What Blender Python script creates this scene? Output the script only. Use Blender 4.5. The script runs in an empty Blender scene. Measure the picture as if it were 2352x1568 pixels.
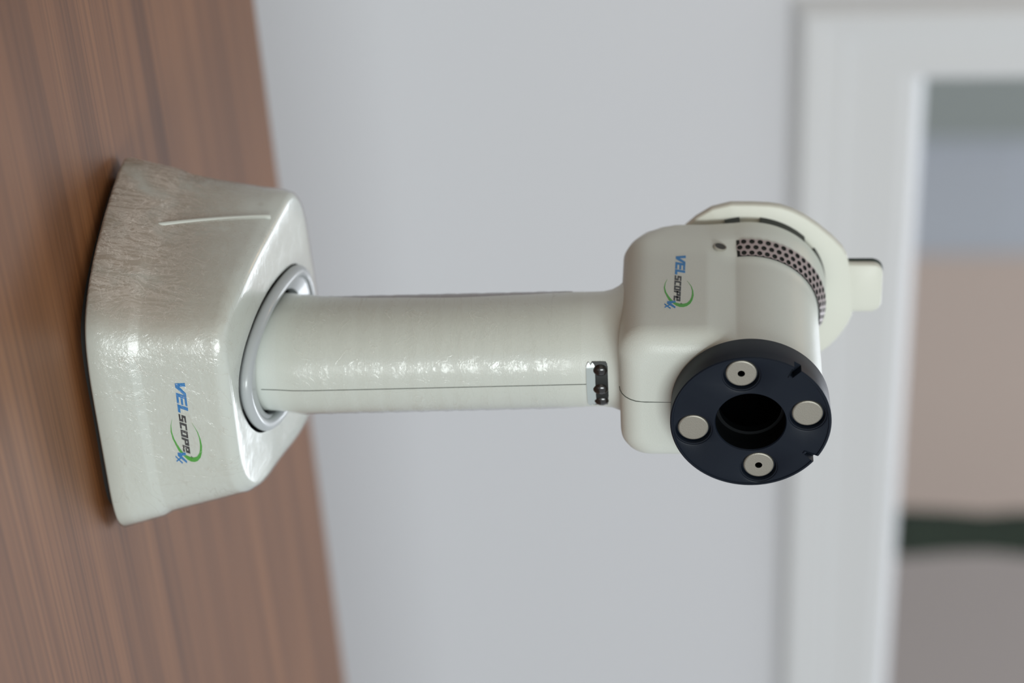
import bpy, bmesh, math, random
from mathutils import Vector, Matrix
random.seed(7)
S = bpy.context.scene
COL = S.collection
MM = 0.001

# ------------------------------------------------------------------ camera
YAW = math.radians(35.0); PITCH = math.radians(5.3167)
R_ = Vector((math.cos(YAW), -math.sin(YAW), 0))
F0 = Vector((math.sin(YAW), math.cos(YAW), 0)); UP = Vector((0, 0, 1))
F_ = math.cos(PITCH) * F0 - math.sin(PITCH) * UP
U_ = math.sin(PITCH) * F0 + math.cos(PITCH) * UP
cam_d = bpy.data.cameras.new('camera'); cam = bpy.data.objects.new('camera', cam_d); COL.objects.link(cam)
cam_d.sensor_width = 36.0; cam_d.lens = 75.0; cam_d.clip_start = 0.01; cam_d.clip_end = 100
# the camera is held on its side: picture-right is up in the room
M3 = Matrix((U_, -R_, -F_)).transposed()
cam.matrix_world = Matrix.Translation(Vector((-0.44536, -0.62688, 0.21485))) @ M3.to_4x4()
cam_d.dof.use_dof = True; cam_d.dof.focus_distance = 0.736; cam_d.dof.aperture_fstop = 5.3
S.camera = cam

# ------------------------------------------------------------------ light
W = bpy.data.worlds.new('World'); S.world = W; W.use_nodes = True
bg = W.node_tree.nodes['Background']; bg.inputs[0].default_value = (0.93, 0.96, 1.0, 1); bg.inputs[1].default_value = 0.62

def area(name, loc, target, sx, sy, power, color):
    d = bpy.data.lights.new(name, 'AREA'); d.shape = 'RECTANGLE'; d.size = sx; d.size_y = sy
    d.energy = power; d.color = color
    o = bpy.data.objects.new(name, d); COL.objects.link(o); o.location = loc
    o.rotation_euler = (Vector(target) - Vector(loc)).to_track_quat('-Z', 'Y').to_euler()
    return o
area('window_daylight', (-0.25, -2.7, 0.78), (0.05, 0, 0.15), 0.7, 1.3, 44, (0.94, 1.0, 0.99))
area('skylight_through_window', (1.05, 1.15, 1.35), (0.1, 0.0, 0.2), 1.1, 0.55, 17, (0.88, 0.92, 1.0))
pl = bpy.data.lights.new('warm_lamp', 'POINT'); pl.energy = 0.8; pl.color = (1.0, 0.62, 0.3); pl.shadow_soft_size = 0.035
po = bpy.data.objects.new('warm_lamp', pl); COL.objects.link(po); po.location = (-0.15, 0.72, 0.95)

S.view_settings.view_transform = 'Standard'; S.view_settings.look = 'None'
S.view_settings.exposure = 0.0; S.view_settings.gamma = 1.0; S.view_settings.use_curve_mapping = False

# ------------------------------------------------------------------ helpers
def srgb(r, g, b):
    f = lambda c: (c / 255 / 12.92) if c <= 10 else (((c / 255) + 0.055) / 1.055) ** 2.4
    return (f(r), f(g), f(b), 1)

def mat(name, col, rough=0.5, metal=0.0, spec=0.5, noise=None, coat=0.0, trans=0.0):
    m = bpy.data.materials.new(name); m.use_nodes = True
    nt = m.node_tree; p = nt.nodes['Principled BSDF']
    p.inputs['Base Color'].default_value = col; p.inputs['Roughness'].default_value = rough
    p.inputs['Metallic'].default_value = metal; p.inputs['Specular IOR Level'].default_value = spec
    p.inputs['Coat Weight'].default_value = coat; p.inputs['Transmission Weight'].default_value = trans
    if noise:
        sc, st, dist = noise
        tc = nt.nodes.new('ShaderNodeTexCoord'); n = nt.nodes.new('ShaderNodeTexNoise')
        n.inputs['Scale'].default_value = sc; n.inputs['Detail'].default_value = 3
        b = nt.nodes.new('ShaderNodeBump'); b.inputs['Strength'].default_value = st; b.inputs['Distance'].default_value = dist
        nt.links.new(tc.outputs['Object'], n.inputs['Vector']); nt.links.new(n.outputs[0], b.inputs['Height'])
        nt.links.new(b.outputs[0], p.inputs['Normal'])
    return m

def link(name, bm, mats, parent=None, angle=35, label=None, kind=None):
    bmesh.ops.recalc_face_normals(bm, faces=bm.faces[:])
    me = bpy.data.meshes.new(name); bm.to_mesh(me); bm.free()
    for m in (mats if isinstance(mats, (list, tuple)) else [mats]): me.materials.append(m)
    for p in me.polygons: p.use_smooth = True
    me.set_sharp_from_angle(angle=math.radians(angle))
    o = bpy.data.objects.new(name, me); COL.objects.link(o)
    if parent: o.parent = parent
    if label: o['label'] = label
    if kind: o['kind'] = kind
    return o

def thing(name, label, cat):
    o = bpy.data.objects.new(name, None); COL.objects.link(o); o.empty_display_size = 0.03
    o['label'] = label; o['category'] = cat
    return o

def v3(p): return Vector(p) * MM

def ringverts(bm, pts): return [bm.verts.new(v3(p)) for p in pts]
def bridge(bm, a, b, closed=True, skip=None, mi=0):
    n = len(a)
    for i in range(n if closed else n - 1):
        if skip and skip(i): continue
        j = (i + 1) % n
        f = bm.faces.new((a[i], a[j], b[j], b[i])); f.material_index = mi
def loft(bm, rings, cap0=False, cap1=False, skip=None, mi=0):
    vs = [ringverts(bm, r) for r in rings]
    for k in range(len(vs) - 1):
        bridge(bm, vs[k], vs[k + 1], skip=(lambda i, k=k: skip(k, i)) if skip else None, mi=mi)
    if cap0: bm.faces.new(vs[0]).material_index = mi
    if cap1: bm.faces.new(vs[-1]).material_index = mi
    return vs

def box(bm, lo, hi, mi=0):
    x0, y0, z0 = lo; x1, y1, z1 = hi
    c = [bm.verts.new(v3(p)) for p in ((x0,y0,z0),(x1,y0,z0),(x1,y1,z0),(x0,y1,z0),(x0,y0,z1),(x1,y0,z1),(x1,y1,z1),(x0,y1,z1))]
    for q in ((0,3,2,1),(4,5,6,7),(0,1,5,4),(1,2,6,5),(2,3,7,6),(3,0,4,7)):
        bm.faces.new([c[i] for i in q]).material_index = mi

def tube(bm, pts, r, n=10, closed=False, mi=0):
    P = [Vector(p) for p in pts]; rings = []
    L = len(P)
    for i, p in enumerate(P):
        if closed: t = P[(i + 1) % L] - P[i - 1]
        else: t = P[min(i + 1, L - 1)] - P[max(i - 1, 0)]
        t.normalize(); ref = Vector((0, 0, 1)) if abs(t.z) < 0.9 else Vector((0, 1, 0))
        a = t.cross(ref).normalized(); b = t.cross(a)
        rings.append([p + r * (math.cos(2*math.pi*k/n) * a + math.sin(2*math.pi*k/n) * b) for k in range(n)])
    vs = [ringverts(bm, q) for q in rings]
    for i in range(L if closed else L - 1): bridge(bm, vs[i], vs[(i + 1) % L], mi=mi)
    if not closed: bm.faces.new(vs[0]).material_index = mi; bm.faces.new(vs[-1]).material_index = mi

def chaikin(pts, n=2):
    for _ in range(n):
        q = []
        for i in range(len(pts)):
            a = Vector(pts[i]); b = Vector(pts[(i + 1) % len(pts)])
            q += [a * .75 + b * .25, a * .25 + b * .75]
        pts = q
    return pts
def polar(pts, c, N):
    """sample a star-shaped closed outline at N equal angles round c"""
    c = Vector(c); out = []
    P = [Vector(p) - c for p in pts]
    for k in range(N):
        a = 2 * math.pi * k / N; d = Vector((math.cos(a), math.sin(a))); best = 0
        for i in range(len(P)):
            p, q = P[i], P[(i + 1) % len(P)]; e = q - p
            den = d.x * e.y - d.y * e.x
            if abs(den) < 1e-9: continue
            t = (p.x * e.y - p.y * e.x) / den; s = (p.x * d.y - p.y * d.x) / den
            if t > best and -1e-6 <= s <= 1 + 1e-6: best = t
        out.append(best)
    return out

# ------------------------------------------------------------------ materials
M = {}
M['shell'] = mat('cream_plastic', (0.61, 0.65, 0.605, 1), 0.34, noise=(2600, 0.25, 0.0003))
M['base'] = mat('cream_gloss_plastic', (0.615, 0.655, 0.61, 1), 0.26, noise=(1500, 0.08, 0.0003))
M['plate'] = mat('ivory_plastic', (0.66, 0.675, 0.60, 1), 0.45)
M['navy'] = mat('navy_plastic', (0.005, 0.009, 0.017, 1), 0.45, spec=0.18, noise=(3000, 0.08, 0.0002))
M['black'] = mat('black_bore', (0.002, 0.003, 0.004, 1), 0.5, spec=0.2)
M['lens'] = mat('dark_lens_glass', (0.001, 0.001, 0.002, 1), 0.25, spec=0.15)
M['magnet'] = mat('nickel_magnet', (0.31, 0.295, 0.255, 1), 0.5, metal=0.7, noise=(2500, 0.25, 0.0002))
M['gasket'] = mat('grey_gasket', (0.40, 0.43, 0.44, 1), 0.3, coat=0.3)
M['dark'] = mat('dark_gap', (0.004, 0.007, 0.006, 1), 0.5)
M['green_dark'] = mat('dark_green_rubber', (0.006, 0.02, 0.014, 1), 0.5)
M['grille'] = mat('mauve_grille', (0.33, 0.28, 0.28, 1), 0.5)
M['seam'] = mat('seam_joint_line', (0.07, 0.085, 0.07, 1), 0.6)  # dark colour of the shell joint lines
M['blue'] = mat('blue_print', srgb(38, 124, 190), 0.4)
M['green'] = mat('green_print', srgb(78, 165, 66), 0.4)
M['grey'] = mat('charcoal_print', srgb(58, 62, 66), 0.4)
M['pale'] = mat('pale_clear_window', (0.42, 0.48, 0.48, 1), 0.1, coat=0.5)
M['coil'] = mat('dark_coil', (0.012, 0.012, 0.012, 1), 0.18, coat=0.5)
M['wall'] = mat('wall_paint', (0.70, 0.712, 0.745, 1), 0.7, noise=(300, 0.05, 0.0005))
M['frame'] = mat('white_gloss_paint', (0.71, 0.725, 0.735, 1), 0.35)

def wood():
    m = bpy.data.materials.new('brown_wood_grain'); m.use_nodes = True; nt = m.node_tree; N = nt.nodes; L = nt.links
    p = N['Principled BSDF']; tc = N.new('ShaderNodeTexCoord')
    mp = N.new('ShaderNodeMapping'); mp.inputs['Scale'].default_value = (1.6, 55, 55)
    mp.inputs['Rotation'].default_value = (0, 0, math.radians(-1.5))
    L.new(tc.outputs['Object'], mp.inputs[0])
    n1 = N.new('ShaderNodeTexNoise'); n1.inputs['Scale'].default_value = 1.0; n1.inputs['Detail'].default_value = 5; n1.inputs['Distortion'].default_value = 0.5
    L.new(mp.outputs[0], n1.inputs['Vector'])
    mp2 = N.new('ShaderNodeMapping'); mp2.inputs['Scale'].default_value = (5, 420, 420); L.new(tc.outputs['Object'], mp2.inputs[0])
    n2 = N.new('ShaderNodeTexNoise'); n2.inputs['Scale'].default_value = 1.0; n2.inputs['Detail'].default_value = 3; L.new(mp2.outputs[0], n2.inputs['Vector'])
    r1 = N.new('ShaderNodeValToRGB'); e = r1.color_ramp.elements
    e[0].position = 0.28; e[0].color = (0.122, 0.045, 0.015, 1); e[1].position = 0.74; e[1].color = (0.262, 0.113, 0.044, 1)
    k = r1.color_ramp.elements.new(0.5); k.color = (0.19, 0.077, 0.029, 1)
    L.new(n1.outputs[0], r1.inputs[0])
    r2 = N.new('ShaderNodeValToRGB'); e = r2.color_ramp.elements
    e[0].position = 0.36; e[0].color = (0.6, 0.57, 0.56, 1); e[1].position = 0.55; e[1].color = (1, 1, 1, 1); L.new(n2.outputs[0], r2.inputs[0])
    mx = N.new('ShaderNodeMix'); mx.data_type = 'RGBA'; mx.blend_type = 'MULTIPLY'; mx.inputs[0].default_value = 0.75
    L.new(r1.outputs[0], mx.inputs[6]); L.new(r2.outputs[0], mx.inputs[7]); L.new(mx.outputs[2], p.inputs['Base Color'])
    p.inputs['Roughness'].default_value = 0.42; p.inputs['Specular IOR Level'].default_value = 0.16
    b = N.new('ShaderNodeBump'); b.inputs['Strength'].default_value = 0.12; b.inputs['Distance'].default_value = 0.0004
    L.new(n2.outputs[0], b.inputs['Height']); L.new(b.outputs[0], p.inputs['Normal'])
    return m
M['wood'] = wood()

def film(name, frost_reflect):
    """thin crinkled clear wrap: see-through sheet + gloss + pale crease streaks; on the base also a painted brown table reflection"""
    m = bpy.data.materials.new(name); m.use_nodes = True; nt = m.node_tree; N = nt.nodes; L = nt.links
    N.remove(N['Principled BSDF']); out = N['Material Output']
    tc = N.new('ShaderNodeTexCoord')
    def noise(scale, detail, dist, vec=None, rough=0.5):
        n = N.new('ShaderNodeTexNoise'); n.inputs['Scale'].default_value = scale; n.inputs['Detail'].default_value = detail
        n.inputs['Distortion'].default_value = dist; n.inputs['Roughness'].default_value = rough
        L.new(vec if vec else tc.outputs['Object'], n.inputs['Vector']); return n
    def math_(op, a, b=None, clamp=False):
        q = N.new('ShaderNodeMath'); q.operation = op; q.use_clamp = clamp
        for i, s in enumerate((a, b)):
            if s is None: continue
            if isinstance(s, (int, float)): q.inputs[i].default_value = s
            else: L.new(s, q.inputs[i])
        return q.outputs[0]
    def ramp(src, a, b, inv=False):
        q = N.new('ShaderNodeMapRange'); q.interpolation_type = 'SMOOTHSTEP'; L.new(src, q.inputs[0])
        q.inputs[1].default_value = a; q.inputs[2].default_value = b
        q.inputs[3].default_value = 1.0 if inv else 0.0; q.inputs[4].default_value = 0.0 if inv else 1.0
        return q.outputs[0]
    def ridge(n, w):                     # thin lines where the noise crosses its middle
        return ramp(math_('ABSOLUTE', math_('SUBTRACT', n.outputs[0], 0.5)), 0.0, w, inv=True)
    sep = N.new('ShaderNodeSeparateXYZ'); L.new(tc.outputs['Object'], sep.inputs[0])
    if frost_reflect:
        mp = N.new('ShaderNodeMapping'); mp.inputs['Scale'].default_value = (45, 170, 42); mp.inputs['Rotation'].default_value = (0.7, 0.5, 0.3)
        L.new(tc.outputs['Object'], mp.inputs[0]); st = noise(1, 7, 2.2, mp.outputs[0], 0.7)
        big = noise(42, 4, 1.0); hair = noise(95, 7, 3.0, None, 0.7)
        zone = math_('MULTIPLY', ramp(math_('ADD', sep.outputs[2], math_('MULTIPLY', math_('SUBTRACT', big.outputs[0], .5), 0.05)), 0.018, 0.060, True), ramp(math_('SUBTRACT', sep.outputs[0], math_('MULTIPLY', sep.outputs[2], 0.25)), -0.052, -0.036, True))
        brown = math_('MULTIPLY', zone, ramp(big.outputs[0], 0.25, 0.6))  # table's brown reflection, painted into the film's diffuse colour at lower left
        white = math_('MULTIPLY', math_('ADD', math_('MULTIPLY', ridge(st, 0.09), 0.22), math_('MULTIPLY', ridge(hair, 0.018), 0.26)), math_('ADD', math_('MULTIPLY', zone, 0.85), 0.03))
        ln = noise(38, 4, 2.0); lines = math_('MULTIPLY', ridge(ln, 0.007), 0.16)
        wht = math_('ADD', white, lines, True)
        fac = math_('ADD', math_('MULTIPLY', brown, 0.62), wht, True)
        fade = None
    else:
        mp = N.new('ShaderNodeMapping'); mp.inputs['Scale'].default_value = (28, 28, 150); L.new(tc.outputs['Object'], mp.inputs[0])
        ln = noise(1, 2, 0.7, mp.outputs[0]); l2 = noise(48, 3, 1.6)
        wht = None; fade = math_('MULTIPLY', ramp(sep.outputs[2], 0.155, 0.169, True), ramp(sep.outputs[2], 0.0605, 0.070))
        fac = math_('ADD', math_('MULTIPLY', ridge(ln, 0.010), 0.12), math_('MULTIPLY', ridge(l2, 0.006), 0.22), True)
        fac = math_('MULTIPLY', fac, fade)
    # crinkle relief
    b1 = noise(150, 5, 1.2, None, 0.6); b2 = noise(620, 2, 0.5)
    h = math_('ADD', b1.outputs[0], math_('MULTIPLY', b2.outputs[0], 0.34))
    h = math_('ADD', h, math_('MULTIPLY', fac, 0.5))
    bp = N.new('ShaderNodeBump'); bp.inputs['Strength'].default_value = 0.36; bp.inputs['Distance'].default_value = 0.0008
    if frost_reflect: L.new(math_('ADD', math_('MULTIPLY', ramp(sep.outputs[2], 0.043, 0.049, True), 0.6), 0.14), bp.inputs['Strength'])
    L.new(h, bp.inputs['Height'])
    tr = N.new('ShaderNodeBsdfTransparent'); tr.inputs[0].default_value = (0.985, 0.985, 0.98, 1)
    gl = N.new('ShaderNodeBsdfGlossy'); gl.inputs['Roughness'].default_value = 0.15 if frost_reflect else 0.11; L.new(bp.outputs[0], gl.inputs['Normal'])
    fr = N.new('ShaderNodeLayerWeight'); fr.inputs['Blend'].default_value = 0.5
    sch = math_('ADD', math_('MULTIPLY', math_('POWER', fr.outputs['Facing'], 5.0), 0.8), 0.08 if frost_reflect else 0.06)
    m1 = N.new('ShaderNodeMixShader'); ff = math_('MULTIPLY', sch, 1.0 if fade is None else fade, True); L.new(ff, m1.inputs[0]); L.new(tr.outputs[0], m1.inputs[1]); L.new(gl.outputs[0], m1.inputs[2])
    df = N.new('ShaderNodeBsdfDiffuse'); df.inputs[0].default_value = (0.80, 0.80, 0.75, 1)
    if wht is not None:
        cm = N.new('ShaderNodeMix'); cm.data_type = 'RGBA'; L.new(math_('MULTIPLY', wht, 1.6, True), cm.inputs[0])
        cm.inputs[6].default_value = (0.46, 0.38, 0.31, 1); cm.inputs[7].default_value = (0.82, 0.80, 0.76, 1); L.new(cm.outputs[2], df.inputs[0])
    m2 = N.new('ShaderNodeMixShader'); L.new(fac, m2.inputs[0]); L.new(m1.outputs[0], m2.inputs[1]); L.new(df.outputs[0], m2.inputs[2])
    L.new(m2.outputs[0], out.inputs[0]); return m
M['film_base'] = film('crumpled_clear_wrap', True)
M['film_handle'] = film('stretched_clear_wrap', False)

def glass_mat():
    m = bpy.data.materials.new('window_glass'); m.use_nodes = True; nt = m.node_tree; N = nt.nodes; L = nt.links
    N.remove(N['Principled BSDF'])
    tr = N.new('ShaderNodeBsdfTransparent'); tr.inputs[0].default_value = (0.985, 0.99, 0.985, 1)
    gl = N.new('ShaderNodeBsdfGlossy'); gl.inputs['Roughness'].default_value = 0.02
    fr = N.new('ShaderNodeLayerWeight'); fr.inputs['Blend'].default_value = 0.5
    pw = N.new('ShaderNodeMath'); pw.operation = 'POWER'; pw.inputs[1].default_value = 5.0; L.new(fr.outputs['Facing'], pw.inputs[0])
    k_ = N.new('ShaderNodeMath'); k_.operation = 'MULTIPLY_ADD'; k_.inputs[1].default_value = 0.6; k_.inputs[2].default_value = 0.02; L.new(pw.outputs[0], k_.inputs[0])
    mx = N.new('ShaderNodeMixShader'); L.new(k_.outputs[0], mx.inputs[0]); L.new(tr.outputs[0], mx.inputs[1]); L.new(gl.outputs[0], mx.inputs[2])
    L.new(mx.outputs[0], N['Material Output'].inputs[0]); return m
M['glass'] = glass_mat()

# ------------------------------------------------------------------ room
WY = 800.0                                     # face of the wall behind the table
WX0, WX1, WZ0, WZ1 = 253.0, 1750.0, 283.0, 1650.0   # outer edge of the window casing
FW, FB = 64.0, 93.0                            # casing width: sides, bottom
bm = bmesh.new()
hx0, hx1, hz0, hz1 = WX0 + 30, WX1 - 30, WZ0 + 45, WZ1 - 45
for lo, hi in (((-1750, WY, -740), (hx0, WY + 150, 2600)), ((hx1, WY, -740), (4200, WY + 150, 2600)),
               ((hx0, WY, -740), (hx1, WY + 150, hz0)), ((hx0, WY, hz1), (hx1, WY + 150, 2600))):
    box(bm, lo, hi)
o = link('wall_back', bm, M['wall'], kind='structure'); o['label'] = 'pale grey painted wall behind the table'
bm = bmesh.new(); box(bm, (-1750, -3000, -840), (4200, WY + 150, -740))
o = link('floor', bm, mat('floor_tile', (0.35, 0.33, 0.31, 1), 0.4, noise=(20, 0.05, 0.001)), kind='structure'); o['label'] = 'plain floor under the table'

bm = bmesh.new(); box(bm, (-1750, -3000, -740), (-1600, WY, 2600))  # off-camera wall, added to dim and warm light on the device's left
o = link('wall_left_bounce', bm, mat('beige_bounce_paint', (0.72, 0.64, 0.55, 1), 0.8), kind='structure'); o['label'] = 'unseen beige side wall added to warm the light from the left'
def frame_ring(bm, x0, x1, z0, z1, prof, sx, sz, mi=0):
    """mitred frame: prof = (inset 0..1, depth in front of wall)"""
    rings = []
    for t, d in prof:
        a, b = sx * t, sz * t
        rings.append([(x0 + a, WY - d, z0 + b), (x1 - a, WY - d, z0 + b), (x1 - a, WY - d, z1 - b), (x0 + a, WY - d, z1 - b)])
    return loft(bm, rings)
win = bpy.data.objects.new('window_1', None); COL.objects.link(win); win['kind'] = 'structure'
win['label'] = 'white framed window in the wall behind the device'
bm = bmesh.new()
frame_ring(bm, WX0, WX1, WZ0, WZ1, [(-0.10, 0), (-0.10, 2), (0.0, 20), (0.14, 20), (0.18, 17), (0.32, 17), (0.35, 13), (0.80, 12), (0.86, 9), (0.90, 9), (1.0, -22), (1.0, -60)], FW, FB)
link('window_frame', bm, M['frame'], win, angle=25)
bm = bmesh.new(); box(bm, (WX0 + FW - 2, WY + 30, WZ0 + FB - 2), (WX1 - FW + 2, WY + 34, WZ1 - FB + 2))
link('window_glass', bm, M['glass'], win)

# outside, seen soft through the glass
GY = 4500.0
house = thing('neighbouring_house', 'rendered pink-brown house side beyond the window, beside a blue-grey door', 'house')
bm = bmesh.new(); box(bm, (2850, GY, -740), (3850, GY + 200, 3600))
link('facade', bm, mat('pinkish_render', srgb(235, 213, 200), 0.9, noise=(15, 0.3, 0.01)), house)
bm = bmesh.new(); box(bm, (2480, GY + 5, -740), (2850, GY + 60, 3200))
for k in range(4): box(bm, (2520, GY - 6, -500 + k * 850), (2810, GY + 6, 200 + k * 850))
link('door', bm, mat('blue_grey_door_paint', srgb(216, 221, 231), 0.6), house, label='tall blue-grey panelled door')
bm = bmesh.new(); box(bm, (2000, GY + 10, -740), (2480, GY + 120, 3600))
link('shutter', bm, mat('grey_green_paint', srgb(180, 187, 184), 0.7), house, label='grey-green flat shutter')
bm = bmesh.new(); box(bm, (3850, GY - 20, -740), (5400, GY + 200, 3600))
link('pier', bm, mat('grey_render', srgb(207, 195, 190), 0.9, noise=(15, 0.3, 0.01)), house, label='grey rendered end wall')
shrub = thing('columnar_shrub', 'narrow dark green column shrub outside the window', 'shrub')
bm = bmesh.new(); random.seed(3); SX = 1215
pts = []
for k in range(60):
    t = k / 59
    pts.append((SX + 16 * max(0, t - .45) * 2, 1350, -740 + 2600 * t, 25 + 3 * math.sin(k * 1.7) + random.uniform(-2, 2)))
rings = [[(x + r * math.cos(a * .5236) * random.uniform(.85, 1.15), y + r * math.sin(a * .5236), z) for a in range(12)] for x, y, z, r in pts]
loft(bm, rings, True, True)
link('foliage', bm, mat('dark_green_leaf', (0.007, 0.018, 0.006, 1), 0.8, spec=0.2, noise=(60, 0.6, 0.02)), shrub)
bm = bmesh.new(); tube(bm, [(SX, 1350, -740), (SX, 1350, -500)], 22); link('stem', bm, mat('bark', (0.06, 0.04, 0.03, 1), 0.9), shrub)
bm = bmesh.new(); box(bm, (-3200, WY + 150, -840), (9000, 7000, -740))
o = link('ground_outside', bm, mat('paving', (0.3, 0.29, 0.27, 1), 0.9), kind='structure'); o['label'] = 'paved ground outside the window'

# ------------------------------------------------------------------ table
table = thing('table', 'brown wood-grain table carrying the wrapped device', 'table')
bm = bmesh.new(); box(bm, (-1000, -800, -34.6), (1100, 292, -2.6))
bmesh.ops.bevel(bm, geom=bm.edges[:], offset=0.0025, segments=3, affect='EDGES')
link('tabletop', bm, M['wood'], table)
for x, y in ((-940, -740), (1040, -740), (-940, 232), (1040, 232)):
    bm = bmesh.new(); box(bm, (x - 30, y - 30, -740), (x + 30, y + 30, -34.6)); link('leg', bm, M['wood'], table)

# ------------------------------------------------------------------ printed mark
def logo(parent, P0, ES, ET, nrm, wrap=None):
    """the blue / charcoal / green printed wordmark, drawn as thin ink on a surface.
    local units: s along the line of text, t up"""
    bm = bmesh.new(); sh = 0.16
    def P(s, t):
        p = Vector(P0) + Vector(ES) * (s - 205) / 1000 + Vector(ET) * (t - 515) / 1000
        return wrap(p) if wrap else p
    nv = Vector(nrm)
    def poly(pts, mi, drop=0.0):
        lo = [bm.verts.new(v3(P(*q) + nv * -0.15)) for q in pts]; hi = [bm.verts.new(v3(P(*q) + nv * (0.13 + drop))) for q in pts]
        n = len(pts)
        bm.faces.new(hi).material_index = mi
        for i in range(n): bm.faces.new((lo[i], lo[(i + 1) % n], hi[(i + 1) % n], hi[i])).material_index = mi
    base = lambda s: 526 - 0.055 * s
    def bar(s0, s1, h0, h1, mi, shear=sh):
        q = []
        for s, h in ((s0, h0), (s1, h0), (s1, h1), (s0, h1)):
            s2 = s + h * shear; q.append((s2, base(s) + h))
        poly(q, mi)
    # V E L
    poly([(186, 745), (240, 745), (244, 600), (332, 735), (384, 735), (264, 515), (206, 515)], 0)
    bar(335, 384, 0, 225, 0); bar(384, 484, 0, 47, 0); bar(384, 484, 92, 137, 0); bar(384, 484, 180, 225, 0)
    bar(500, 547, 0, 230, 0); bar(547, 612, 0, 54, 0)
    # s c o p e
    H = 154; w = 35
    def ltr(x, segs, W=100):
        for k in segs:
            a = {'B': (x, x + W, 0, w), 'T': (x, x + W, H - w, H), 'M': (x, x + W, H / 2 - w / 2 + 2, H / 2 + w / 2 - 2),
                 'L': (x, x + w, w, H - w), 'R': (x + W - w, x + W, w, H - w),
                 'l': (x, x + w, w, H / 2 - 10), 'u': (x, x + w, H / 2 + 10, H - w), 'd': (x + W - w, x + W, w, H / 2 - 10), 'r': (x + W - w, x + W, H / 2 + 10, H - w)}[k]
            bar(*a, 1)
    ltr(640, 'BMTud'); ltr(756, 'BTL', 94); ltr(866, 'BTLR'); ltr(980, 'MTLr'); bar(980, 1010, 0, w, 1); ltr(1094, 'BMTLr')
    # small registered mark
    for a in ((1228, 1256, 160, 165), (1228, 1256, 185, 190), (1228, 1232, 165, 185), (1252, 1256, 165, 185)): bar(*a, 1)
    # V x
    poly([(1208, 506), (1246, 506), (1262, 400), (1338, 506), (1366, 500), (1362, 480), (1268, 318), (1222, 318)], 0, 0.02)
    poly([(1268, 262), (1290, 258), (1385, 388), (1368, 404)], 0, 0.02)
    poly([(1345, 262), (1362, 268), (1300, 392), (1282, 380)], 0, 0.03)
    # green crescent
    outer = [(730, 322), (820, 268), (920, 243), (1020, 262), (1110, 308), (1190, 355), (1255, 440), (1310, 520), (1338, 600), (1340, 680), (1318, 760), (1262, 838), (1180, 888), (1080, 914), (980, 905), (880, 868), (800, 805), (758, 765)]
    inner = [(732, 322), (820, 280), (920, 270), (1020, 298), (1100, 350), (1170, 408), (1212, 452), (1248, 520), (1268, 600), (1270, 690), (1252, 760), (1200, 820), (1130, 858), (1060, 874), (970, 876), (880, 852), (800, 800), (759, 765)]
    for i in range(len(outer) - 1):
        poly([outer[i], outer[i + 1], inner[i + 1], inner[i]], 2, -0.01)
    return link('logo', bm, [M['blue'], M['grey'], M['green']], parent, label='printed blue, charcoal and green lettering with a green arc')

# ------------------------------------------------------------------ charging cradle
cradle = thing('charging_cradle', 'cream wedge-shaped charging base wrapped in clear film on the table', 'charger')
N = 256; CC = (0, 4)
bot = chaikin([(-62.5, 39), (-62, 26.4), (-58.4, 2.3), (-53, -17.7), (-45, -33.2), (-37, -40.6), (-24.9, -44), (-13.2, -45.3), (2.2, -46.2), (18.6, -47), (32, -47.6), (43, -46), (51.5, -37), (56, -16), (60, 4), (63, 26), (63, 39), (56, 48), (30, 51), (0, 52), (-30, 51), (-55, 48)], 2)
top = chaikin([(-46.5, 42), (-45.8, 25), (-45, -8), (-39.5, -33), (-32, -40), (-13.3, -41.2), (3, -42), (20, -42.3), (32.5, -37), (40, -27), (43, -8.7), (49.5, 16), (50, 31), (42, 49), (25, 54), (6.7, 55), (-15, 54), (-35, 52)], 2)
RB = polar(bot, CC, N); RT = polar(top, CC, N)
sock = chaikin([(-25.4, -3.6), (-24, 15.7), (-17, 38), (0, 45), (18, 38), (25.5, 15), (26.5, -2.6), (21, -18.6), (12, -27.5), (1.2, -32.4), (-7.3, -33.2), (-14.5, -30), (-22, -20.5)], 2)
RS = polar(sock, CC, N)
def zt(y):
    u = min(max((-15 - y) / 25, 0), 1)
    return 51.5 + 0.14 * (y + 27) - 0.9 * u * u * (3 - 2 * u)
DIR = [(math.cos(2*math.pi*k/N), math.sin(2*math.pi*k/N)) for k in range(N)]
def cradle_ring(t, inset=0.0, dz=0.0, src=None, zfix=None):
    out = []
    for k in range(N):
        r = (RB[k] * (1 - t) + RT[k] * t if src is None else src[k]) - inset
        x = CC[0] + r * DIR[k][0]; y = CC[1] + r * DIR[k][1]
        z = zfix if zfix is not None else t * zt(y) + dz
        out.append((x, y, z))
    return out
def wall_rings(off=0.0, film_=False):
    rr = []
    if not film_: rr.append(cradle_ring(0, 5.0, zfix=0.4))
    rr += [cradle_ring(0, 2.2 - off, zfix=0.5), cradle_ring(0.012, 0.7 - off, dz=0.6), cradle_ring(0.04, 0 - off), cradle_ring(0.15, -0.1 - off), cradle_ring(0.32, -0.2 - off),
           cradle_ring(0.335, -0.1 - off), cradle_ring(0.385, 0.7 - off), cradle_ring(0.40, 0.75 - off), cradle_ring(0.55, 0.5 - off), cradle_ring(0.75, 0.2 - off), cradle_ring(0.90, 0.08 - off), cradle_ring(0.94, 0.03 - off)]
    F = 3.0
    for a in (15, 30, 45, 60, 75, 90):
        c = math.radians(a)
        rr.append(cradle_ring(1.0, F * (1 - math.cos(c)) - off * math.cos(c), dz=-F + F * math.sin(c) + off * math.sin(c)))
    return rr
def lerp_ring(a, b, t): return [tuple(a[i][j] * (1 - t) + b[i][j] * t for j in range(3)) for i in range(len(a))]
rr = wall_rings()
lip = cradle_ring(1.0, -0.8, src=RS)
edge = rr[-1]
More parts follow.
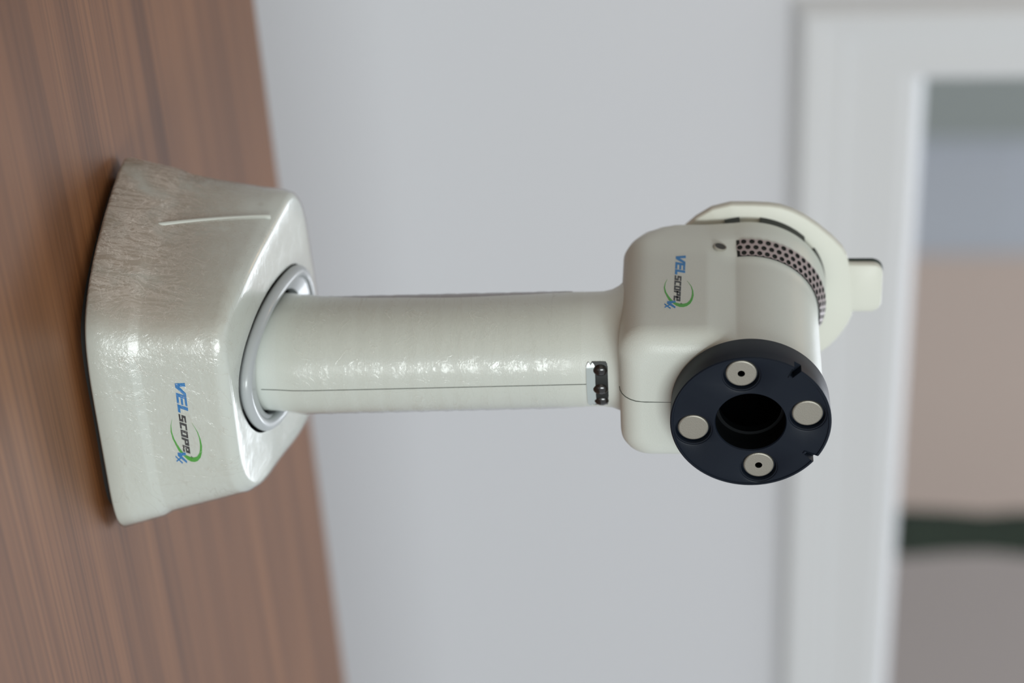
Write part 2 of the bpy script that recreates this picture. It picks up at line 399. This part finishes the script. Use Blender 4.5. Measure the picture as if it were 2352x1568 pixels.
rr += [lerp_ring(edge, lip, .35), lerp_ring(edge, lip, .7), lip]
bm = bmesh.new(); loft(bm, rr, cap0=True)
link('housing', bm, M['base'], cradle, angle=60)
housing = bpy.data.objects['housing']
bm = bmesh.new(); loft(bm, [cradle_ring(0, 8.0, zfix=-2.6), cradle_ring(0, 7.5, zfix=0.45)], True, True)
link('rubber_foot', bm, mat('black_rubber', (0.012, 0.011, 0.010, 1), 0.7), cradle, label='dark rubber foot under the base')
bm = bmesh.new()
loft(bm, [cradle_ring(1.0, -0.8, src=RS), cradle_ring(1.0, 0.4, dz=-1.5, src=RS), cradle_ring(0, 2.0, src=RS, zfix=38), cradle_ring(0, 6, src=RS, zfix=24), cradle_ring(0, 18, src=RS, zfix=24)], cap1=True)
link('socket', bm, M['dark'], cradle, label='dark well that takes the handle')
HX, HZ = -1.2, 228.5                     # barrel axis of the handheld part
def axis(z):
    t = (z - 55) / 116; return (-0.9 * t, -0.3 + 3.4 * t)
def handle_ring(z, r=21.0, back=0.0, blend=0.0, off=0.0, n=96):
    ax, ay = axis(z); out = []
    for k in range(n):
        a = 2 * math.pi * k / n; c, s = math.cos(a), math.sin(a)
        x = ax + (r + off) * c * (1 - 0.10 * (back / 14) * max(s, 0)); y = ay + (r + off) * s
        if s > 0: y += back * s
        if blend > 0:
            # rounded rectangle under the head
            e = 0.45
            rx = 24.5 * (abs(c) ** e) * (1 if c >= 0 else -1); ry = (38.0 if s > 0 else 24.0) * (abs(s) ** e) * (1 if s >= 0 else -1)
            x = x * (1 - blend) + (HX + rx) * blend; y = y * (1 - blend) + (1.5 + ry) * blend
        out.append((x, y, z))
    return out
def foot_outline(): return handle_ring(57, 20.4, 12)
gp = []
for k in range(0, N, 2):
    r = RS[k] - 2.4; x = CC[0] + r * DIR[k][0]; y = CC[1] + r * DIR[k][1]; gp.append((x, y, zt(y) + 1.4))
bm = bmesh.new(); tube(bm, gp, 2.4, 16, closed=True)
hp = polar([(x, y) for x, y, z in foot_outline()], CC, N)
vsg = []
for ins, dz, mode in ((2.2, 2.9, 0), (0, 2.1, .6), (0, 1.1, 1), (0, -2, 1)):
    row = []
    for k in range(N):
        rin_ = min(hp[k] + 0.9, RS[k] - 3); rr_ = RS[k] - ins if mode == 0 else (RS[k] - 2.4) * (1 - mode) + rin_ * mode
        x = CC[0] + rr_ * DIR[k][0]; y = CC[1] + rr_ * DIR[k][1]; row.append((x, y, zt(y) + dz))
    vsg.append(ringverts(bm, row))
for k in range(3): bridge(bm, vsg[k], vsg[k + 1])
link('gasket', bm, M['gasket'], cradle, label='glossy grey rubber collar round the handle foot')
# light raised edge on the rear left corner
def on_wall(t, y, inset):
    pts = [p for p in cradle_ring(t, inset) if p[0] < -20]
    pts.sort(key=lambda p: p[1])
    for a, b in zip(pts, pts[1:]):
        if a[1] <= y <= b[1]:
            f = (y - a[1]) / max(b[1] - a[1], 1e-6); return tuple(a[q] + f * (b[q] - a[q]) for q in range(3))
    return pts[-1]
bm = bmesh.new()
rp = [on_wall(0.33 + 0.63 * k / 14, 4.5 + 17.5 * k / 14, 0.85 - 0.4 * k / 14) for k in range(15)]
tube(bm, rp, 1.15, 14); link('corner_rib', bm, M['base'], cradle)
# front wall follows the outline: wrap the print on to it
def wrap_front(p):
    t = p.z / zt(-46); bestd = 1e9; q = None
    ins = 0.75 - 0.25 * (t - .4) / .15 if t < .55 else 0.5 - 0.3 * (t - .55) / .2
    a = None
    for k in range(N):
        if DIR[k][1] > 0: continue
        r = (RB[k] * (1 - t) + RT[k] * t) - ins
        x = CC[0] + r * DIR[k][0]; y = CC[1] + r * DIR[k][1]
        k2 = (k + 1) % N; r2 = (RB[k2] * (1 - t) + RT[k2] * t) - ins
        x2 = CC[0] + r2 * DIR[k2][0]; y2 = CC[1] + r2 * DIR[k2][1]
        if min(x, x2) <= p.x <= max(x, x2) and abs(x2 - x) > 1e-6:
            f = (p.x - x) / (x2 - x); a = y + f * (y2 - y); break
    return Vector((p.x, a if a is not None else p.y, p.z))
# affine from three points of the mark: (s,t) = (205,515), (1355,260), (1080,915)
def affine(A, B, C):
    A, B, C = Vector(A), Vector(B), Vector(C)
    m = Matrix(((1150, -255), (875, 400))).inverted()   # rows: (ds, dt)
    es = (B - A) * m[0][0] + (C - A) * m[0][1]; et = (B - A) * m[1][0] + (C - A) * m[1][1]
    return A, es * 1000, et * 1000
A, es, et = affine((-18.17, -44.6, 30.25), (14.67, -44.6, 26.49), (8.28, -43.6, 36.42))
logo(housing, A, es, et, (0, -1, 0), wrap_front)
# clear wrap
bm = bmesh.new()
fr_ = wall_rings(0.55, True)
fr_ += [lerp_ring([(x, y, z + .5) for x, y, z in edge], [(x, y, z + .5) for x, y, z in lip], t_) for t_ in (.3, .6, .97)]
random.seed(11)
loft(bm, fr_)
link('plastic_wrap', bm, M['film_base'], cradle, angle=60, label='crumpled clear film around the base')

# ------------------------------------------------------------------ handheld scope
scope = thing('handheld_scope', 'cream pistol-grip scope with a navy magnetic ring, standing in the base', 'medical device')
hs = [handle_ring(40, 18.5, 8), handle_ring(46, 19.3, 10), handle_ring(54, 19.6, 12), handle_ring(60, 20.1, 10), handle_ring(66, 20.8, 5.5), handle_ring(72, 21, 2.4), handle_ring(80, 21, 0.6), handle_ring(90, 21)]
hs += [handle_ring(z, 21 - 0.003 * (z - 90)) for z in (110, 130, 150, 165, 172)]
hs += [handle_ring(176.5, 20.8, 0, 0), handle_ring(179.5, 20.8, 0, .05), handle_ring(182, 20.8, 0, .15), handle_ring(184.5, 20.8, 0, .33), handle_ring(187, 20.8, 0, .62), handle_ring(189, 20.8, 0, .92), handle_ring(194, 20.8, 0, 1.0)]
bm = bmesh.new(); loft(bm, hs, True, True)
handle = link('handle', bm, M['shell'], scope, angle=60)
bm = bmesh.new()
def hfront(z, phi, off=0.0):              # phi from the front (-Y), positive to +X
    ax, ay = axis(z); r = 21 - 0.003 * max(z - 90, 0) + off
    return (ax + r * math.sin(phi), ay - r * math.cos(phi), z)
def r_low(z):
    for (z0, r0), (z1, r1) in (((54, 19.6), (60, 20.1)), ((60, 20.1), (66, 20.8)), ((66, 20.8), (72, 21.0))):
        if z <= z1: return r0 + (r1 - r0) * (z - z0) / (z1 - z0) - 21
    return 0
tube(bm, [hfront(z, 0.03, r_low(z) - 0.02) for z in [54.5, 57, 60, 63, 66, 69, 72] + [78 + 6 * k for k in range(16)] + [171]], 0.17, 6)
link('seam_line', bm, M['seam'], handle, label='thin dark joint line down the front of the grip')
def back_patch(bm, z0, z1, p0, p1, off, nz=40, na=12):
    rows = []
    for i in range(nz + 1):
        t = i / nz; z = z0 + (z1 - z0) * t; e = min(1, 6 * min(t, 1 - t)); e = math.sqrt(max(e, .02))
        mid = (p0 + p1) / 2 - 0.05 * math.sin(t * 9); hw_ = (p1 - p0) / 2 * e
        rows.append([hfront(z, mid - hw_ + 2 * hw_ * k / na, off if 0 < k < na else -.2) for k in range(na + 1)])
    vs = [ringverts(bm, r) for r in rows]
    for i in range(nz): bridge(bm, vs[i], vs[i + 1], False)
bm = bmesh.new(); back_patch(bm, 77, 165, math.radians(-152), math.radians(-107), 0.28)
link('grip_pad', bm, mat('mauve_grey_rubber', (0.27, 0.25, 0.26, 1), 0.6), handle, label='long mauve-grey pad along the back of the grip')
# little window near the top of the grip
iw_bm = bmesh.new()
def patch(bm, phi0, phi1, z0, z1, off0, off1, n=24, mi=0, cut=0.0, rise=0.0):
    A, B, Ci, Di = [], [], [], []
    for k in range(n + 1):
        ph = phi0 + (phi1 - phi0) * k / n; t = k / n
        zz0 = z0 + rise * 0; zz1 = z1
        e = min(t, 1 - t) * n
        rnd = 0.7 * max(0, 1 - e / 2) ** 2
        A.append(hfront(zz0 + rnd, ph, off0)); B.append(hfront(zz1 - rnd, ph, off0))
        Ci.append(hfront(zz0 + rnd, ph, off1)); Di.append(hfront(zz1 - rnd, ph, off1))
    a, b, c, d = ringverts(bm, A), ringverts(bm, B), ringverts(bm, Ci), ringverts(bm, Di)
    bridge(bm, a, b, False, mi=mi); bridge(bm, c, d, False, mi=mi); bridge(bm, a, c, False, mi=mi); bridge(bm, b, d, False, mi=mi)
    for i in (0, n): bm.faces.new((a[i], b[i], d[i], c[i])).material_index = mi
PH0, PH1 = -0.40, 0.63
patch(iw_bm, PH0, PH1, 172.6, 178.8, 0.35, -1.5)
iw = link('indicator_window', iw_bm, M['dark'], handle, label='small dark window at the top of the grip')
bm = bmesh.new(); patch(bm, PH0 + .01, PH1 - .01, 171.2, 172.9, 0.55, 0.1); patch(bm, PH0 + .02, PH1 - .02, 172.6, 174.3, 0.40, 0.1)
link('window_lip', bm, M['pale'], iw, label='pale clear strip along the lower edge')
bm = bmesh.new()
for ph, dz, r in ((-0.24, -.1, 2.3), (0.13, -.2, 2.4), (0.45, -.1, 2.3)):
    c = hfront(176.3 + dz, ph, 0.1); rings = []
    for i in range(1, 9):
        th = math.pi * i / 9
        rings.append([(c[0] + r * math.sin(th) * math.cos(2*math.pi*k/14), c[1] + r * math.sin(th) * math.sin(2*math.pi*k/14) * .62, c[2] + 1.15 * r * math.cos(th)) for k in range(14)])
    loft(bm, rings, True, True)
link('coil', bm, M['coil'], iw, label='glossy black coil lumps')
bm = bmesh.new()
fh = []
random.seed(5)
for i in range(60):
    z = 60.5 + 109 * i / 59
    bk = 12 * max(0, 1 - (z - 54) / 24) ** 1.6
    fh.append(handle_ring(z, (21 if z > 66 else 20.1 + .9 * (z - 60) / 6) - 0.003 * max(z - 90, 0), bk, 0, 0.45 + 0.16 * math.sin(i * 1.9) * math.sin(i * .53)))
loft(bm, fh)
link('plastic_wrap', bm, M['film_handle'], scope, angle=60, label='tight clear film around the grip')

# head: arch sections round the barrel axis, swept from front to back
NA = 240
def head_ring(y, w, zb, rc, rbar, z1=213.8, z2=223.7, ins=0.0):
    wb = math.sqrt(max(rbar * rbar - (HZ - z2) ** 2, 1)); w = w - ins; zb = zb + ins
    def inside(x, z):
        x = abs(x - HX)
        if z < zb: return False
        if z >= z2: return x * x + (z - HZ) ** 2 <= rbar * rbar
        if z < zb + rc: hw = w - rc + math.sqrt(max(rc * rc - (rc - (z - zb)) ** 2, 0))
        elif z < z1: hw = w
        else: hw = w + (wb - w) * (z - z1) / (z2 - z1)
        return x <= hw
    out = []
    for k in range(NA):
        a = 2 * math.pi * k / NA; c, s = math.cos(a), math.sin(a); lo, hi = 5.0, 90.0
        for _ in range(26):
            m_ = (lo + hi) / 2
            if inside(HX + m_ * c, HZ + m_ * s): lo = m_
            else: hi = m_
        out.append((HX + lo * c, y, HZ + lo * s))
    return out
def circ(y, r, n=NA, cx=HX, cz=HZ): return [(cx + r * math.cos(2*math.pi*k/n), y, cz + r * math.sin(2*math.pi*k/n)) for k in range(n)]
WB, ZB, RC, RBAR = 27.2, 183.0, 10.0, 25.4
hr = [circ(8, 13.0), circ(-33, 13.0), circ(-33, 25.2), circ(-29.2, 25.35)]
F = 8.0
for a in (0, 15, 30, 45, 60, 75, 90):
    c = math.radians(a); ins = F * (1 - math.sin(c)); hr.append(head_ring(-29 + F * (1 - math.cos(c)), WB, ZB, RC - ins * .5, RBAR, ins=ins))
for y in (-10, 0, 10, 18, 23.5): hr.append(head_ring(y, WB, ZB, RC, RBAR))
k_cone0 = len(hr) - 1
for y, rb, w in ((25, 26.0, WB + .1), (31.5, 28.3, WB + .6), (33, 28.6, WB + .7)):
    hr.append(head_ring(y, w, ZB, RC, rb, z1=213.8 if y < 25.5 else 213.8))
k_cone1 = len(hr) - 2
for y, dzb in ((36, 1.0), (39, 3.2), (41.3, 7.0), (42.2, 10)):
    hr.append(head_ring(y, WB + .8, ZB + dzb, RC, 28.9 + .03 * (y - 36)))
hr += [circ(42.3, 15)]
GA0, GA1 = math.radians(74), math.radians(189)
def skip(k, i):
    return False
bm = bmesh.new(); loft(bm, hr, False, True, skip)
head = link('head_housing', bm, M['shell'], scope, angle=32)
bm = bmesh.new(); loft(bm, [circ(-33.0, 12.9), circ(7, 12.9)], False, True); link('bore', bm, M['black'], head)
bm = bmesh.new()
sl = [(HX + 0.2, -29.04, 203.0 - k) for k in range(12)]
for a in (15, 30, 45, 60, 75, 88):
    c = math.radians(a); sl.append((HX + 0.2 - a * .012, -29.04 + 8 * (1 - math.cos(c)), 183 + 8 * (1 - math.sin(c)) - .04))
tube(bm, sl, 0.17, 6)
link('seam_line', bm, M['seam'], head, label='thin dark joint line on the front of the head')
# honeycomb vent on the cone behind the barrel
def cone(a, t, off=0.0):                  # t 0 front .. 1 rear
    y = 24.2 + 7.2 * t; r = 25.75 + 2.55 * t + off
    return (HX + r * math.cos(a), y - off * .3, HZ + r * math.sin(a))
bm = bmesh.new()
n = 70
for off, mi in ((0.05, 1),):
    a_ = ringverts(bm, [cone(GA0 + (GA1 - GA0) * k / n, 0, off) for k in range(n + 1)]); b_ = ringverts(bm, [cone(GA0 + (GA1 - GA0) * k / n, 1, off) for k in range(n + 1)])
    bridge(bm, a_, b_, False, mi=mi)
pitch = 2.85; rad = 27.0; rows = 3; slant = 7.64
ht = 0.45
for row in range(rows):
    tcen = (row + 0.5) / rows - 0.0
    cnt = int(rad * (GA1 - GA0) / pitch)
    for c in range(cnt + 1):
        ca = GA0 + (c + (0.5 if row % 2 else 0.0) + 0.1) * pitch / rad
        if ca > GA1 - .01: continue
        O, I, I2 = [], [], []
        for k in range(12):
            th = 2 * math.pi * k / 12 + math.pi / 6
            # hexagon outer edge, circular hole
            hexr = (pitch / 2) / math.cos(((th - math.pi / 6 + math.pi / 6) % (math.pi / 3)) - math.pi / 6)
            def at(rr_, of):
                ds = rr_ * math.cos(th - math.pi / 6); dt = rr_ * math.sin(th - math.pi / 6) / slant * (slant / rows / (pitch * .866))
                return cone(min(max(ca + ds / rad, GA0), GA1), min(max(tcen + dt, 0.0), 1.0), of)
            O.append(at(hexr, ht)); I.append(at(0.98, ht)); I2.append(at(0.98, 0.06))
        o_, i_, j_ = ringverts(bm, O), ringverts(bm, I), ringverts(bm, I2)
        bridge(bm, o_, i_); bridge(bm, i_, j_, mi=1)
bmesh.ops.dissolve_degenerate(bm, edges=bm.edges[:], dist=1e-6)
link('vent_grille', bm, [M['grille'], M['dark']], head, label='honeycomb vent of dark holes in a mauve-grey strip')
# side screw recess
bm = bmesh.new()
sc_ = Vector((-28.62, 28.0, 218.3)); nx = Vector((-0.95, -0.1, 0.3)).normalized(); ax1 = Vector((0, 1, 0)); ax2 = nx.cross(ax1).normalized(); ax1 = ax2.cross(nx)
def sring(r, d): return [sc_ + nx * d + ax1 * r * 1.1 * math.cos(2*math.pi*k/20) + ax2 * r * 1.35 * math.sin(2*math.pi*k/20) for k in range(20)]
loft(bm, [sring(1.9, -.6), sring(1.8, .35), sring(1.6, .42), sring(1.45, .2)], False, False)
v = ringverts(bm, sring(1.5, .3)); bm.faces.new(v).material_index = 1
link('screw_recess', bm, [mat('recess_rim', (0.30, 0.29, 0.25, 1), .5), mat('screw_dark', (0.02, 0.018, 0.012, 1), .4)], head, label='small dark screw hole')
A, es, et = affine((-28.35, 22.0, 202.4), (-28.35, -10.8, 198.9), (-28.35, -3.2, 209.0))
logo(head, A, es, et, (-1, 0, 0))

# rear: dark slots between head and plate, then the plate with its tab
bm = bmesh.new()
loft(bm, [circ(42.0, 26.6), circ(46.2, 26.6)], True, True); link('neck', bm, M['plate'], scope)
bm = bmesh.new()
for a0, a1 in ((134, 171), (88, 122), (46, 62), (186, 197)):
    m_ = 20; R0, R1 = 26.0, 29.1
    rings = []
    for k in range(m_ + 1):
        a = math.radians(a0 + (a1 - a0) * k / m_); c, s = math.cos(a), math.sin(a)
        rings.append([(HX + R0 * c, 42.4, HZ + R0 * s), (HX + R1 * c, 42.4, HZ + R1 * s), (HX + R1 * c, 46.2, HZ + R1 * s), (HX + R0 * c, 46.2, HZ + R0 * s)])
    loft(bm, rings, True, True)
link('vent_slot', bm, M['dark'], scope, label='dark slots behind the head')
oct_ = []
for a, r in ((197, 35.5), (170, 34.3), (157, 35.2), (140, 35.5), (116, 37.8), (104, 39.0)): oct_.append((a, r))
full = oct_ + [(76, 41), (67, 43), (50, 43.5), (35, 43), (15, 41), (-10, 39)] + [(-40, 34), (-65, 33.5), (-90, 33.5), (-115, 33.5), (-140, 34)]
full = sorted([(a % 360, r) for a, r in full])
raw = [(r * math.cos(math.radians(a)), r * math.sin(math.radians(a))) for a, r in full]
pr = polar(chaikin(raw, 1), (0, 0), NA)
def plate_ring(y, ins):
    out = []
    for k in range(NA):
        a = 2 * math.pi * k / NA; r = pr[k] - ins; x, z = r * math.cos(a), r * math.sin(a)
        out.append((HX + x, y, HZ + z))
    return out
PY = 46.0
bm = bmesh.new(); loft(bm, [plate_ring(PY, 14), plate_ring(PY, .7), plate_ring(PY + .3, .2), plate_ring(PY + .9, 0), plate_ring(PY + 3, 0), plate_ring(PY + 3.7, .7)], True, True)
plate = link('rear_bezel', bm, M['plate'], scope, angle=50, label='ivory faceted plate at the back of the head')
def tab_mesh(bm, x0, x1, z0, z1, y0, y1, r, mi=0):
    out = []
    for cx, cz, a0 in ((x1 - r, z1 - r, 0), (x0 + r, z1 - r, 90)):
        for k in range(9):
            a = math.radians(a0 + k * 11.25); out.append((cx + r * math.cos(a), cz + r * math.sin(a)))
    out += [(x0, z0), (x1, z0)]
    def rg(y, s):
        mx, mz = (x0 + x1) / 2, (z0 + z1) / 2
        return [(mx + (x - mx) * s, y, mz + (z - mz) * s) for x, z in out]
    loft(bm, [rg(y0, .95), rg(y0 + .5, 1), rg(y1 - .5, 1), rg(y1, .95)], True, True, mi=mi)
bm = bmesh.new(); tab_mesh(bm, -8.6, 12.4, 258, 278.8, PY + .2, PY + 3.5, 4.5)
link('tab', bm, M['plate'], plate, angle=50)
bm = bmesh.new(); tab_mesh(bm, -8.9, 13.0, 258, 279.0, PY + 3.3, PY + 5.2, 4.5)
link('tab_backing', bm, M['green_dark'], plate, angle=50, label='thin dark green backing behind the tab')

# navy ring with four magnets
RY = -41.2; RO = 27.5
bm = bmesh.new()
n = 240
def notch(k, y_front=True):
    a = 360 * k / n; r = RO
    for na, hw, rin in ((145.5, 2.4, 23.6), (55.5, 2.0, 23.2)):
        d = abs(a - na)
        if d < hw: r = rin
    return r
def oring(y, ins, notched):
    out = []
    for k in range(n):
        a = 2 * math.pi * k / n; r = (notch(k) if notched else RO) - ins
        out.append((HX + r * math.cos(a), y, HZ + r * math.sin(a)))
    return out
rings = [circ(-33.2, 13.2, n), circ(-29.6, 13.2, n), oring(-29.4, 1.5, False), oring(-29.3, .6, False), oring(-30.0, 0.2, False), oring(-37.6, 0, False), oring(-37.7, 0, True), oring(RY + .35, 0, True)]
vs = loft(bm, rings, False, False)
rim = ringverts(bm, oring(RY, 0.35, True)); bridge(bm, vs[-1], rim)
rin = ringverts(bm, oring(RY, 0.9, True)); bridge(bm, rim, rin)
rin2 = ringverts(bm, oring(RY + .35, 1.1, True)); bridge(bm, rin, rin2)
FY = RY + .35
loops = [rin2]
hole = ringverts(bm, circ(FY, 12.3, 72)); loops.append(hole)
h2 = ringverts(bm, circ(FY + .5, 12.0, 72)); bridge(bm, hole, h2)
h3 = ringverts(bm, circ(FY + 9, 12.0, 72)); bridge(bm, h2, h3, mi=1)
h4 = ringverts(bm, circ(FY + 9, 10.8, 72)); bridge(bm, h3, h4, mi=1)
h5 = ringverts(bm, circ(FY + 12, 10.8, 72)); bridge(bm, h4, h5, mi=1)
mags = []
for ox, oz in ((-19.7, -3.3), (3.3, -19.6), (19.5, 3.0), (-3.0, 19.3)):
    cx, cz = HX + ox, HZ + oz; mags.append((cx, cz))
    s0 = ringverts(bm, circ(FY, 6.9, 40, cx, cz)); loops.append(s0)
    prev = s0
    for y, r in ((FY + .15, 6.6), (FY + .45, 6.45), (FY + .5, 6.15), (FY + 1.9, 5.75), (FY + 2.2, 5.75)):
        q = ringverts(bm, circ(y, r, 40, cx, cz)); bridge(bm, prev, q); prev = q
    bm.faces.new(prev)
bm.edges.ensure_lookup_table(); ed = []
for lp in loops:
    for i in range(len(lp)):
        e = bm.edges.get((lp[i], lp[(i + 1) % len(lp)]))
        if e is None: e = bm.edges.new((lp[i], lp[(i + 1) % len(lp)]))
        ed.append(e)
bmesh.ops.triangle_fill(bm, use_beauty=True, use_dissolve=False, edges=ed)
ring = link('adapter_ring', bm, [M['navy'], M['black']], scope, angle=30, label='navy plastic ring round the lens')
holes = (True, False, False, False)
for i, (cx, cz) in enumerate(mags):
    bm = bmesh.new()
    yb, yf = FY + 2.4, FY + 1.2; r = 5.3
    rg = [circ(yb, r, 48, cx, cz), circ(yf + .5, r, 48, cx, cz), circ(yf + .15, r - .18, 48, cx, cz), circ(yf, r - .55, 48, cx, cz)]
    if i in (0, 2):
        rg += [circ(yf, 1.25, 48, cx, cz)]
        v_ = loft(bm, rg, True, False)
        q = ringverts(bm, circ(yf + 1.0, 1.2, 48, cx, cz)); bridge(bm, v_[-1], q, mi=1); bm.faces.new(q).material_index = 1
    else: loft(bm, rg, True, True)
    link('magnet', bm, [M['magnet'], M['dark']], ring, angle=20, label='round nickel magnet with a centre hole' if i in (0, 2) else 'plain round nickel magnet')
bm = bmesh.new()
loft(bm, [circ(5, 11.5, 64), circ(3.5, 8, 64), circ(2.8, 4, 64), circ(2.6, .5, 64)], True, True); link('lens', bm, M['lens'], scope, label='dark glass lens deep in the bore')
